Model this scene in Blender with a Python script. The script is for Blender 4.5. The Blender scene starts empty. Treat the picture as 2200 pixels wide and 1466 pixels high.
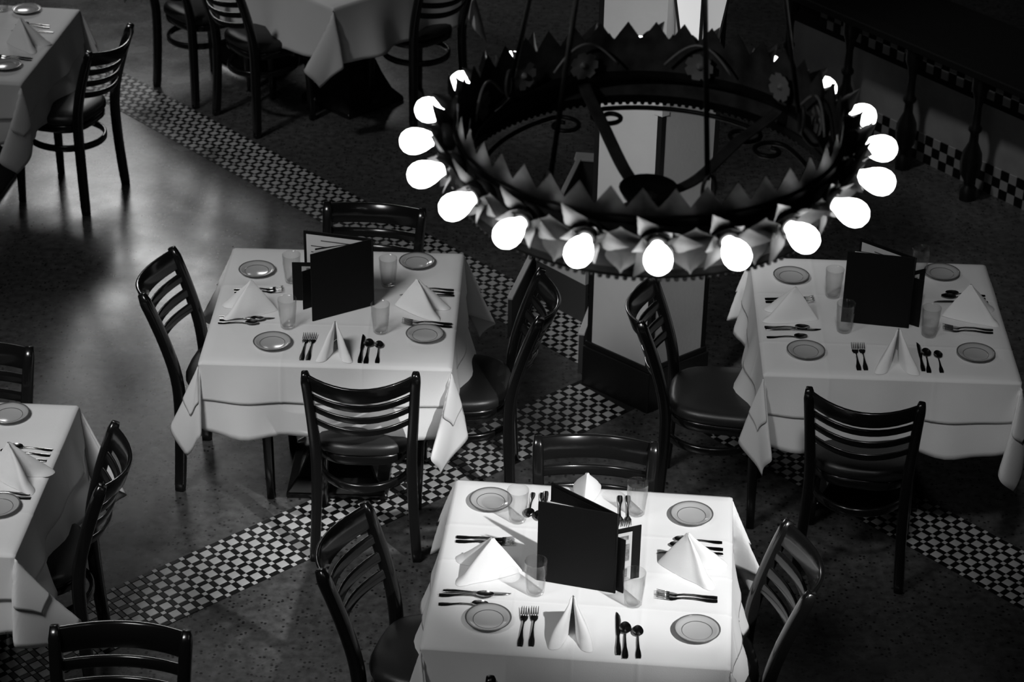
import bpy, bmesh, math, random
from mathutils import Vector, Matrix
PI = math.pi
R = math.radians
SC = bpy.context.scene
COL = SC.collection
random.seed(7)

# ---------------------------------------------------------------- camera
cam_d = bpy.data.cameras.new('camera')
cam = bpy.data.objects.new('camera', cam_d); COL.objects.link(cam)
cam_d.sensor_width = 36.0
cam_d.lens = 4762.0*36/2200
CAM_H = 4.8451
cam.matrix_world = Matrix.Translation((0, 0, CAM_H)) @ Matrix.Rotation(PI/2-0.51483, 4, 'X') @ Matrix.Rotation(0.01703, 4, 'Z')
cam_d.dof.use_dof = True
cam_d.dof.focus_distance = 7.4
cam_d.dof.aperture_fstop = 5.6
cam_d.clip_end = 100
SC.camera = cam
# ---------------------------------------------------------------- world, exposure
w = bpy.data.worlds.new('dim_room_light'); SC.world = w; w.use_nodes = True
w.node_tree.nodes['Background'].inputs[0].default_value = (1, 1, 1, 1)
w.node_tree.nodes['Background'].inputs[1].default_value = 0.012
SC.view_settings.view_transform = 'Standard'
SC.view_settings.look = 'None'
SC.view_settings.exposure = 0.0
SC.view_settings.gamma = 1.0
SC.view_settings.use_curve_mapping = False
# ---------------------------------------------------------------- lights
def spot(name, loc, target, power, cone, blend, size):
    d = bpy.data.lights.new(name, 'SPOT'); d.energy = power; d.spot_size = R(cone); d.spot_blend = blend
    d.shadow_soft_size = size
    o = bpy.data.objects.new(name, d); COL.objects.link(o); o.location = loc
    o.rotation_euler = (Vector(target)-Vector(loc)).to_track_quat('-Z', 'Y').to_euler()
    return o
def area(name, loc, target, power, sx, sy):
    d = bpy.data.lights.new(name, 'AREA'); d.energy = power; d.shape = 'RECTANGLE'; d.size = sx; d.size_y = sy
    o = bpy.data.objects.new(name, d); COL.objects.link(o); o.location = loc
    o.rotation_euler = (Vector(target)-Vector(loc)).to_track_quat('-Z', 'Y').to_euler()
    return o
spot('spotlight_front_table', (2.6, 3.0, 4.5), (0.16, 6.28, 0.5), 1280, 17.5, 0.7, 0.05)
spot('spotlight_middle_table', (-3.0, 3.6, 5.6), (-1.1, 6.8, 0.76), 900, 40, 1.0, 1.0)
spot('spotlight_right_table', (0.6, 3.4, 5.8), (1.5, 7.4, 0.76), 290, 20, 0.9, 0.3)
spot('fill_spot_column', (-1.2, 5.4, 5.0), (0.6, 8.1, 1.3), 470, 20, 1.0, 0.2)  # added fill with no fixture, lifts the cream column faces
spot('spotlight_rear_tables', (-3.6, 7.6, 5.4), (-1.3, 10.9, 0.76), 230, 30, 1.0, 0.2)
spot('spotlight_corner_table', (-4.2, 8.0, 5.0), (-2.6, 10.1, 0.76), 110, 26, 1.0, 0.2)
spot('fill_spot_bar_wall', (0.6, 9.0, 4.5), (2.5, 10.5, 0.45), 130, 26, 1.0, 0.15)  # fill added only to brighten the tiled counter, no lamp stands here
spot('fill_spot_chandelier', (-1.6, 2.2, 4.9), (0.32, 4.6, 2.85), 26, 17, 0.8, 0.1)  # extra fill without a real lamp, so the rosettes inside the crown show
area('daylight_window', (-3.0, 15.85, 3.15), (-1.9, 9.0, 0.0), 75, 1.5, 1.5)
area('daylight_narrow_window', (-1.25, 15.85, 2.6), (-0.9, 10.4, 0.0), 8, 0.22, 1.0)
# ---------------------------------------------------------------- materials
def gray(v): return (v, v, v, 1)
def mat(name, v, rough=0.5, metal=0.0, spec=0.5, noise=0.0, nscale=8.0, bump=0.0, bscale=200.0, coat=0.0):
    m = bpy.data.materials.new(name); m.use_nodes = True
    nt = m.node_tree; b = nt.nodes['Principled BSDF']
    b.inputs['Base Color'].default_value = gray(v); b.inputs['Roughness'].default_value = rough
    b.inputs['Metallic'].default_value = metal; b.inputs['Specular IOR Level'].default_value = spec
    b.inputs['Coat Weight'].default_value = coat; b.inputs['Coat Roughness'].default_value = 0.1
    tc = nt.nodes.new('ShaderNodeTexCoord')
    if noise:
        n = nt.nodes.new('ShaderNodeTexNoise'); n.inputs['Scale'].default_value = nscale; n.inputs['Detail'].default_value = 5
        r = nt.nodes.new('ShaderNodeMapRange'); r.inputs['From Min'].default_value = .3; r.inputs['From Max'].default_value = .7
        r.inputs['To Min'].default_value = v*(1-noise); r.inputs['To Max'].default_value = min(1, v*(1+noise))
        c = nt.nodes.new('ShaderNodeCombineColor')
        nt.links.new(tc.outputs['Object'], n.inputs['Vector']); nt.links.new(n.outputs['Fac'], r.inputs['Value'])
        for i in range(3): nt.links.new(r.outputs[0], c.inputs[i])
        nt.links.new(c.outputs[0], b.inputs['Base Color'])
    if bump:
        n = nt.nodes.new('ShaderNodeTexNoise'); n.inputs['Scale'].default_value = bscale; n.inputs['Detail'].default_value = 3
        bp = nt.nodes.new('ShaderNodeBump'); bp.inputs['Strength'].default_value = bump; bp.inputs['Distance'].default_value = .002
        nt.links.new(tc.outputs['Object'], n.inputs['Vector']); nt.links.new(n.outputs['Fac'], bp.inputs['Height'])
        nt.links.new(bp.outputs[0], b.inputs['Normal'])
    return m
def emis(name, s, v=1.0):
    m = bpy.data.materials.new(name); m.use_nodes = True; b = m.node_tree.nodes['Principled BSDF']
    b.inputs['Base Color'].default_value = gray(.8); b.inputs['Emission Color'].default_value = gray(v); b.inputs['Emission Strength'].default_value = s
    return m
def terrazzo():
    m = bpy.data.materials.new('terrazzo'); m.use_nodes = True; nt = m.node_tree; b = nt.nodes['Principled BSDF']
    tc = nt.nodes.new('ShaderNodeTexCoord')
    L = nt.links
    def rng(src, a, c, d, e):
        r = nt.nodes.new('ShaderNodeMapRange'); r.inputs['From Min'].default_value = a; r.inputs['From Max'].default_value = c
        r.inputs['To Min'].default_value = d; r.inputs['To Max'].default_value = e; L.new(src, r.inputs['Value']); return r.outputs[0]
    def noi(s, det=4):
        n = nt.nodes.new('ShaderNodeTexNoise'); n.inputs['Scale'].default_value = s; n.inputs['Detail'].default_value = det
        L.new(tc.outputs['Object'], n.inputs['Vector']); return n.outputs['Fac']
    def mul(a, c):
        n = nt.nodes.new('ShaderNodeMath'); n.operation = 'MULTIPLY'; L.new(a, n.inputs[0]); L.new(c, n.inputs[1]); return n.outputs[0]
    big = rng(noi(1.6), .3, .7, .062, .090)
    mid = rng(noi(28, 6), .3, .7, .6, 1.4)
    v = nt.nodes.new('ShaderNodeTexVoronoi'); v.inputs['Scale'].default_value = 62; L.new(tc.outputs['Object'], v.inputs['Vector'])
    sp = nt.nodes.new('ShaderNodeSeparateColor'); L.new(v.outputs['Color'], sp.inputs[0])
    chips = rng(sp.outputs[0], .62, .80, 1.0, .22)
    near = rng(v.outputs['Distance'], .25, .45, 0, 1)
    mx = nt.nodes.new('ShaderNodeMix'); L.new(near, mx.inputs[0]); L.new(chips, mx.inputs[2]); mx.inputs[3].default_value = 1.0
    t = mul(mul(big, mid), mx.outputs[0])
    c = nt.nodes.new('ShaderNodeCombineColor')
    for i in range(3): L.new(t, c.inputs[i])
    L.new(c.outputs[0], b.inputs['Base Color'])
    L.new(rng(noi(5), .3, .7, .22, .30), b.inputs['Roughness']); b.inputs['Specular IOR Level'].default_value = .42
    return m
M = dict(
    terrazzo=terrazzo(),
    grout=mat('grout', .022, .85, spec=.1), white_tile=mat('white_glazed_tile', .50, .4, spec=.25, noise=.10, nscale=12), black_tile=mat('black_glazed_tile', .008, .45, spec=.2),
    cloth=mat('white_linen', .80, .92, spec=.1, noise=.03, nscale=5, bump=.25, bscale=420),
    napkin=mat('white_napkin', .88, .9, spec=.1, bump=.3, bscale=500),
    wood=mat('black_lacquered_wood', .007, .22, coat=.5), vinyl=mat('black_vinyl', .022, .36, bump=.15, bscale=300),
    iron=mat('blackened_iron', .02, .42, metal=.3, noise=.4, nscale=30), tin=mat('dark_tin', .15, .5, metal=.3, noise=.4, nscale=25),
    petal=mat('aged_tin_petal', .13, .5, metal=.4, noise=.35, nscale=20),
    steel=mat('cutlery_steel', .30, .22, metal=1.0), china=mat('white_china', .43, .15, noise=.02), rim=mat('dark_rim_glaze', .12, .2),
    leather=mat('black_leatherette', .004, .65, spec=.18, bump=.3, bscale=260), paper=mat('cream_paper', .62, .8), print_=mat('printed_ink', .06, .8), photo=mat('printed_photo', .22, .7, noise=.8, nscale=60),
    plaster=mat('cream_plaster', .50, .85, noise=.06, nscale=4, bump=.3, bscale=60), trimblack=mat('black_painted_trim', .008, .4),
    wall=mat('dark_wall_paint', .03, .8), brushed=mat('pale_metal_cap', .62, .45, metal=.2), gray=mat('grey_panel_paint', .045, .6),
    bulb=emis('lit_bulb_glass', 9), lamp=emis('lantern_glow', .34), winglass=emis('daylit_window_pane', .8), curtain=mat('grey_render', .34, .8, noise=.15, nscale=6),
)
def glass_mat():
    m = bpy.data.materials.new('tumbler_glass'); m.use_nodes = True; nt = m.node_tree
    for n in list(nt.nodes): nt.nodes.remove(n)
    o = nt.nodes.new('ShaderNodeOutputMaterial'); t = nt.nodes.new('ShaderNodeBsdfTransparent'); t.inputs[0].default_value = gray(.955)
    g = nt.nodes.new('ShaderNodeBsdfGlossy'); g.inputs['Roughness'].default_value = .03; g.inputs[0].default_value = gray(.9)
    lw = nt.nodes.new('ShaderNodeLayerWeight'); lw.inputs[0].default_value = .5
    pw = nt.nodes.new('ShaderNodeMath'); pw.operation = 'POWER'; pw.inputs[1].default_value = 3.0
    mr = nt.nodes.new('ShaderNodeMapRange'); mr.inputs['To Min'].default_value = .025; mr.inputs['To Max'].default_value = .34
    cr = nt.nodes.new('ShaderNodeMapRange'); cr.inputs['To Min'].default_value = .97; cr.inputs['To Max'].default_value = .80
    cc = nt.nodes.new('ShaderNodeCombineColor')
    mx = nt.nodes.new('ShaderNodeMixShader'); L = nt.links
    L.new(lw.outputs['Facing'], pw.inputs[0]); L.new(pw.outputs[0], mr.inputs['Value']); L.new(lw.outputs['Facing'], cr.inputs['Value'])
    for i in range(3): L.new(cr.outputs[0], cc.inputs[i])
    L.new(cc.outputs[0], t.inputs[0])
    L.new(mr.outputs[0], mx.inputs[0]); L.new(t.outputs[0], mx.inputs[1]); L.new(g.outputs[0], mx.inputs[2]); L.new(mx.outputs[0], o.inputs[0])
    return m
M['glass'] = glass_mat()
M['print'] = M['print_']

# ---------------------------------------------------------------- mesh helpers
class MB:
    def __init__(s): s.v = []; s.f = []
    def add(s, vs, fs):
        o = len(s.v); s.v += [tuple(v) for v in vs]; s.f += [tuple(i+o for i in f) for f in fs]; return s
    def box(s, a, b, T=None):
        x0, y0, z0 = a; x1, y1, z1 = b
        vs = [Vector(p) for p in ((x0, y0, z0), (x1, y0, z0), (x1, y1, z0), (x0, y1, z0), (x0, y0, z1), (x1, y0, z1), (x1, y1, z1), (x0, y1, z1))]
        if T: vs = [T @ p for p in vs]
        return s.add(vs, [(0, 3, 2, 1), (4, 5, 6, 7), (0, 1, 5, 4), (1, 2, 6, 5), (2, 3, 7, 6), (3, 0, 4, 7)])
    def prism(s, pts, z0, z1):
        n = len(pts); vs = [(x, y, z0) for x, y in pts]+[(x, y, z1) for x, y in pts]
        return s.add(vs, [tuple(range(n))[::-1], tuple(range(n, 2*n))]+[(i, (i+1) % n, (i+1) % n+n, i+n) for i in range(n)])
    def lathe(s, prof, n=24, T=None, flute=None):
        vs = []; m = len(prof)
        for i in range(n):
            a = 2*PI*i/n
            for j, (r, z) in enumerate(prof):
                rr = r*(1+(flute(j, i) if flute else 0)); p = Vector((rr*math.cos(a), rr*math.sin(a), z)); vs.append(T @ p if T else p)
        fs = []
        for i in range(n):
            k = (i+1) % n
            for j in range(m-1):
                fs.append((i*m+j, k*m+j, k*m+j+1, i*m+j+1))
        return s.add(vs, fs)
    def tube(s, pts, r, n=8, cap=True, flat=None, up=None):
        pts = [Vector(p) for p in pts]; N = len(pts); vs = []
        up = Vector(up) if up else None
        for i, p in enumerate(pts):
            t = (pts[min(i+1, N-1)]-pts[max(i-1, 0)]).normalized()
            if up is None: up = Vector((0, 0, 1)) if abs(t.z) < .9 else Vector((1, 0, 0))
            side = t.cross(up)
            if side.length < 1e-6: side = t.orthogonal()
            side.normalize(); u = side.cross(t).normalized()
            rr = r[i] if isinstance(r, (list, tuple)) else r
            for k in range(n):
                a = 2*PI*(k+.5)/n
                if flat:
                    ca, sa = math.cos(a), math.sin(a); q = 4
                    ca = math.copysign(abs(ca)**(2/q), ca); sa = math.copysign(abs(sa)**(2/q), sa)
                    vs.append(p+side*ca*rr*flat[0]+u*sa*rr*flat[1])
                else: vs.append(p+side*math.cos(a)*rr+u*math.sin(a)*rr)
        fs = [(i*n+k, i*n+(k+1) % n, (i+1)*n+(k+1) % n, (i+1)*n+k) for i in range(N-1) for k in range(n)]
        if cap: fs += [tuple(range(n))[::-1], tuple(range((N-1)*n, N*n))]
        return s.add(vs, fs)
    def grid(s, pts):   # pts[i][j]
        a, b = len(pts), len(pts[0])
        return s.add([p for row in pts for p in row], [(i*b+j, (i+1)*b+j, (i+1)*b+j+1, i*b+j+1) for i in range(a-1) for j in range(b-1)])
    def mesh(s, name, m, smooth=False):
        me = bpy.data.meshes.new(name); me.from_pydata(s.v, [], s.f); me.update()
        bm = bmesh.new(); bm.from_mesh(me); bmesh.ops.recalc_face_normals(bm, faces=bm.faces); bm.to_mesh(me); bm.free()
        if smooth: me.polygons.foreach_set('use_smooth', [True]*len(me.polygons))
        if m: me.materials.append(m)
        return me
    def obj(s, name, m, parent=None, smooth=False, bevel=0):
        o = bpy.data.objects.new(name, s.mesh(name, m, smooth)); COL.objects.link(o)
        if parent: o.parent = parent
        if bevel:
            b = o.modifiers.new('soft_edge', 'BEVEL'); b.width = bevel; b.segments = 2; b.limit_method = 'ANGLE'
        return o
def inst(me, name, parent=None, loc=(0, 0, 0), rot=(0, 0, 0)):
    o = bpy.data.objects.new(name, me); COL.objects.link(o); o.location = loc; o.rotation_euler = rot
    if parent: o.parent = parent
    return o
def thing(name, loc=(0, 0, 0), rz=0):
    o = bpy.data.objects.new(name, None); COL.objects.link(o); o.location = loc; o.rotation_euler = (0, 0, rz); o.empty_display_size = .05
    return o
def tag(o, label, cat, group=None):
    o['label'] = label; o['category'] = cat
    if group: o['group'] = group
    return o
def struct(o): o['kind'] = 'structure'; return o
def copy_tree(o, parent=None, parent_new=None):
    c = o.copy(); COL.objects.link(c)
    if parent_new: c.parent = parent_new
    for ch in o.children: copy_tree(ch, None, c)
    return c
def catmull(P, n):
    P = [Vector(p) for p in P]; out = []
    Q = [P[0]*2-P[1]]+P+[P[-1]*2-P[-2]]
    for i in range(1, len(Q)-2):
        for k in range(n):
            t = k/n; a, b, c, d = Q[i-1:i+3]
            out.append(.5*((2*b)+(c-a)*t+(2*a-5*b+4*c-d)*t*t+(3*b-a-3*c+d)*t**3))
    out.append(P[-1]); return out

# ---------------------------------------------------------------- the room
floor = struct(MB().box((-7, -1.5, -.1), (7.5, 16, 0)).obj('floor', M['terrazzo']))
struct(MB().box((-7.15, 16, -.1), (7.65, 16.15, 6.6)).obj('wall_back', M['wall']))
struct(MB().box((-7.15, -1.5, -.1), (-7, 16, 6.6)).obj('wall_left', M['wall']))
struct(MB().box((7.5, -1.5, -.1), (7.65, 16, 6.6)).obj('wall_right', M['wall']))
struct(MB().box((-7.15, -1.65, -.1), (7.65, -1.5, 6.6)).obj('wall_front', M['wall']))
struct(MB().box((-7.15, -1.65, 6.6), (7.65, 16.15, 6.7)).obj('ceiling', M['wall']))
def window(name, x0, x1, z0, z1, mull):
    m = MB().box((x0-.1, 15.93, z0-.1), (x1+.1, 15.99, z0)).box((x0-.1, 15.93, z1), (x1+.1, 15.99, z1+.1)).box((x0-.1, 15.93, z0), (x0, 15.99, z1)).box((x1, 15.93, z0), (x1+.1, 15.99, z1))
    xs = [x0]+[x0+(x1-x0)*k/mull for k in range(1, mull)]+[x1]
    for x in xs[1:-1]: m.box((x-.03, 15.93, z0), (x+.03, 15.99, z1))
    win = struct(m.obj(name, M['trimblack']))
    for a_, b_ in zip(xs, xs[1:]): MB().box((a_+.03, 15.96, z0), (b_-.03, 15.97, z1)).obj('pane', M['winglass'], win)
window('window_1', -3.8, -2.2, 2.4, 3.9, 2)
window('window_2', -1.4, -1.1, 2.1, 3.1, 1)

# ---------------------------------------------------------------- mosaic bands set in the floor
CF, SF = math.cos(.51483), math.sin(.51483)
def proj(x, y, z):
    z -= CAM_H; d = y*CF-z*SF; u = y*SF+z*CF
    return 1100+4762*x/d, 733-4762*u/d, d
TILE_BIG, TILE_SMALL = .61, .285
bigs, smalls, blacks = [], [], []
def band(o, ang, P, i0, i1, rows, keep):
    c, s = math.cos(ang), math.sin(ang)
    T = lambda i, j: (o[0]+P*(i*c+j*s), o[1]+P*(i*s-j*c))
    for i in range(i0, i1):
        for j in range(rows+1):
            x, y = T(i-.5, j-.5)
            if keep(x, y): smalls.append((x, y, ang, P))
            x, y = T(i, j-.5)
            if keep(x, y): blacks.append((x, y, ang, P, 0))
            if j < rows:
                x, y = T(i-.5, j)
                if keep(x, y): blacks.append((x, y, ang, P, 1))
                x, y = T(i, j)
                if keep(x, y): bigs.append((x, y, ang, P))
NA = (.7368, .6761); AC_TOP, AC_BOT = 6.185, 5.872; PA = .0584
angA = math.atan2(-.7368, .6761)          # the long band from the back left to the right
inA = lambda x, y: AC_BOT-.004 < NA[0]*x+NA[1]*y < AC_TOP+.004
topA = AC_TOP-.68*PA
oA = (NA[0]*topA, NA[1]*topA)
band(oA, angA, PA, -205, 70, 5, lambda x, y: y > 5.2 and x > -4.5)
band((-1.18721, 6.84917), .72907, .060158, -40, 34, 5, lambda x, y: NA[0]*x+NA[1]*y < AC_BOT-.012)

gm = MB()
def strip(o, ang, P, a, b, rows):
    c, s = math.cos(ang), math.sin(ang)
    T = lambda i, j: (o[0]+P*(i*c+j*s), o[1]+P*(i*s-j*c))
    gm.prism([T(a, -.68), T(a, rows-.32), T(b, rows-.32), T(b, -.68)], .0001, .0006)
strip(oA, angA, PA, -205, 70, 5)
strip((-1.18721, 6.84917), .72907, .060158, -40, 34, 5)
gb = gm.obj('grout_bed', M['grout'], floor)
def sq(m, x, y, ang, hx, hy, z0, z1):
    c, s = math.cos(ang), math.sin(ang)
    m.prism([(x+a*c-b*s, y+a*s+b*c) for a, b in ((-hx, -hy), (hx, -hy), (hx, hy), (-hx, hy))], z0, z1)
ms = MB()
for x, y, a, P in smalls: sq(ms, x, y, a, P*TILE_SMALL/2, P*TILE_SMALL/2, .0005, .0021)
o = ms.obj('small_white_tiles', M['white_tile'], floor); o['kind'] = 'stuff'
ms = MB()
for x, y, a, P, k in blacks:
    h = (P*TILE_BIG/2, P*TILE_SMALL/2)
    if k: h = h[::-1]
    sq(ms, x, y, a, h[0], h[1], .0005, .0019)
o = ms.obj('black_tiles', M['black_tile'], floor); o['kind'] = 'stuff'
def vis(x, y):
    u, v, d = proj(x, y, 0)
    hid = (700 > v > 480 and 420 < u < 1050) or (1020 < v and 940 < u < 1620) or (560 < v < 960 and 1600 < u < 2200) or (v > 840 and u < 230 and v < 1300) or (775 < v < 920 and 400 < u < 1000)
    return (-20 < u < 2220 and -20 < v < 1486 and not hid), d
sel = sorted([(vis(x, y)[1], i) for i, (x, y, a, P) in enumerate(bigs) if vis(x, y)[0]])[:300]
near = set(i for d, i in sel)
tb = {}
for P in (PA, .060158):
    h = P*TILE_BIG/2; t = MB().add([(-h, -h, 0), (h, -h, 0), (h, h, 0), (-h, h, 0), (-h+.0012, -h+.0012, .0018), (h-.0012, -h+.0012, .0018), (h-.0012, h-.0012, .0018), (-h+.0012, h-.0012, .0018)],
        [(4, 5, 6, 7), (0, 1, 5, 4), (1, 2, 6, 5), (2, 3, 7, 6), (3, 0, 4, 7)]); tb[P] = t.mesh('mosaic_tile', M['white_tile'])
ms = MB()
for i, (x, y, a, P) in enumerate(bigs):
    if i in near: inst(tb[P], 'mosaic_tile', floor, (x, y, .0005), (0, 0, a))
    else: sq(ms, x, y, a, P*TILE_BIG/2, P*TILE_BIG/2, .0005, .0023)
o = ms.obj('far_white_tiles', M['white_tile'], floor); o['kind'] = 'stuff'

# ---------------------------------------------------------------- the column
V = [(.325, 8.20), (.572, 7.98), (.812, 8.17), (.565, 8.39)]
cx = sum(p[0] for p in V)/4; cy = sum(p[1] for p in V)/4
def grow(k): return [(cx+(x-cx)*k, cy+(y-cy)*k) for x, y in V]
colm = thing('square_column', (cx, cy, 0)); struct(colm)
def loc_(pts): return [(x-cx, y-cy) for x, y in pts]
MB().prism(loc_(grow(.97)), 0, 6.6).obj('core', M['trimblack'], colm)
MB().prism(loc_(grow(1.10)), 0, .19).prism(loc_(grow(1.06)), .19, .215).obj('plinth', M['trimblack'], colm, bevel=.004)
for i in range(4):
    a = Vector(V[i]); b = Vector(V[(i+1) % 4]); d = (b-a).normalized(); n = Vector((d.y, -d.x))
    a2, b2 = a+d*.02, b-d*.02
    MB().prism(loc_([a2-n*.012, b2-n*.012, b2+n*.002, a2+n*.002]), .215, 6.6).obj('plaster_panel', M['plaster'], colm)
    if i != 1 or True:
        p = Vector(V[i]); q = .02
        top = 6.6 if i != 1 else 1.35
        e = (p-Vector((cx, cy))).normalized()
        dd = (Vector(V[i-1])-p).normalized()
        MB().prism(loc_([p+e*.006, p+d*.022+e*.004, p+d*.022-e*.02, p-e*.03, p+dd*.022-e*.02, p+dd*.022+e*.004]), .2, top).obj('corner_strip', M['trimblack'], colm)
MB().prism(loc_([Vector(V[1])+Vector((0, -.004)), Vector(V[1])+Vector((.030, .018)), Vector(V[1])+Vector((0, .03)), Vector(V[1])+Vector((-.030, .020))]), 1.35, 6.6).obj('corner_bead', M['plaster'], colm)
# lantern hung on the column
lt = thing('wall_lantern', (.70, 7.99, 1.62)); tag(lt, 'lit tapering wall lantern with black frame high on the cream column', 'lantern')
def sqr(h): return [(-h, -h), (h, -h), (h, h), (-h, h)]
A4, B4 = .045, .085; LH = .34
for k in range(4):
    c, s = math.cos(PI/2*k+.75), math.sin(PI/2*k+.75)
    rt = lambda x, y, z: (x*c-y*s, x*s+y*c, z)
    MB().add([rt(-A4, -A4, 0), rt(A4, -A4, 0), rt(B4, -B4, LH), rt(-B4, -B4, LH)], [(0, 1, 2, 3)]).obj('pane', M['lamp'], lt)
    MB().tube([rt(-A4, -A4, 0), rt(-B4, -B4, LH)], .007, 6).obj('frame_bar', M['iron'], lt)
MB().prism([(x*math.cos(.75)-y*math.sin(.75), x*math.sin(.75)+y*math.cos(.75)) for x, y in sqr(A4*1.1)], -.02, .004).obj('base_plate', M['iron'], lt)
MB().lathe([(.0, .5), (.03, .46), (.1, .38), (.13, LH), (.12, LH-.01), (0, LH-.01)], 16).obj('cap', M['iron'], lt)
MB().tube(catmull([(-.03, .06, .5), (-.02, .05, .62), (.03, .1, .66), (.0, .17, .6)], 5), .009, 6).obj('bracket', M['iron'], lt)

# low partitions behind the column
def rail(name, a, b, h, th, label):
    a, b = Vector(a), Vector(b); d = (b-a).normalized(); n = Vector((-d.y, d.x))*th/2; mid = (a+b)/2
    t = thing(name, (mid.x, mid.y, 0)); tag(t, label, 'partition')
    P = lambda k: [tuple(p-mid) for p in (a-n*k, b-n*k, b+n*k, a+n*k)]
    MB().prism(P(.8), 0, h-.012).obj('panel', M['gray'], t); MB().prism(P(1.1), h-.012, h).obj('metal_cap', M['brushed'], t, bevel=.002)
rail('low_partition', (-.012, 8.60), (.318, 10.07), .2, .022, 'long low grey partition with bright metal cap left of the column')
rail('low_partition', (.297, 8.29), (.36, 8.60), .2, .026, 'short low partition with bright cap touching the column plinth on its left')
rail('low_partition', (.30, 10.11), (.95, 10.02), .2, .075, 'low partition with wide pale cap running behind the column')
t = thing('low_cream_panel', (.2, 8.865, 0)); tag(t, 'low panel, cream above grey, between the long partition and the column', 'panel')
MB().prism([(-.095, .105), (.125, -.135), (.137, -.123), (-.083, .117)], 0, .2).obj('base_board', M['gray'], t)
MB().prism([(-.098, .102), (.122, -.138), (.137, -.123), (-.083, .117)], .2, .44).obj('cream_board', M['plaster'], t)

# ---------------------------------------------------------------- balustrade and tiled counter at the right
wa, wb = Vector((1.50, 11.36)), Vector((3.45, 8.80)); d = (wb-wa).normalized(); n = Vector((-d.y, d.x))
if n.y > 0: n = -n
ang = math.atan2(d.y, d.x)
cnt = thing('tiled_counter', (wa.x, wa.y, 0), ang); tag(cnt, 'grey counter front with chequered tile borders behind the balusters', 'counter')
LC = (wb-wa).length
sgn = 1 if (Matrix.Rotation(-ang, 2) @ n).y > 0 else -1
def lb(x0, x1, y0, y1, z0, z1): 
    ya, yb = sorted((y0*sgn, y1*sgn)); return ((x0, ya, z0), (x1, yb, z1))
MB().box(*lb(0, LC, -.5, -.03, 0, .60)).obj('body', M['trimblack'], cnt)
MB().box(*lb(0, LC, -.03, 0, .0, .455)).obj('face_panel', M['curtain'], cnt)
MB().box(*lb(-.05, LC+.05, -.55, .04, .60, .64)).obj('top_slab', M['trimblack'], cnt, bevel=.008)
tw = .052; cw = MB().box(*lb(0, tw*.94, 0, .006, 0, tw*.94)).mesh('border_tile', M['curtain']); cb = MB().box(*lb(0, tw*.94, 0, .006, 0, tw*.94)).mesh('border_tile', M['black_tile'])
for zz, rows in ((.0, 3), (.49, 2)):
    for r_ in range(rows):
        for i in range(int(LC/tw)):
            if i*tw < .2 or i*tw > 2.6: continue
            inst(cw if (i+r_) % 2 else cb, 'border_tile', cnt, (i*tw, 0, zz+r_*tw))
MB().box(*lb(0, LC, -.03, -.001, .455, .60)).obj('tile_bed', M['black_tile'], cnt)
bal = [(.045, 0), (.045, .06), (.028, .075), (.026, .1), (.05, .14), (.056, .2), (.05, .25), (.024, .31), (.022, .36), (.034, .375), (.034, .39), (.022, .405), (.02, .5), (.03, .56), (.045, .6), (.045, .66)]
bm_ = MB().lathe(bal, 14).mesh('baluster', M['trimblack'], True)
bt = thing('balustrade', (wa.x, wa.y, 0), ang); tag(bt, 'dark balustrade of turned posts in front of the tiled counter', 'balustrade')
for i in range(6):
    inst(bm_, 'turned_post', bt, (.12+i*.45, .14*sgn, .0))
MB().box(*lb(0, LC, .09, .19, .66, .70)).obj('hand_rail', M['trimblack'], bt, bevel=.006)

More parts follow.
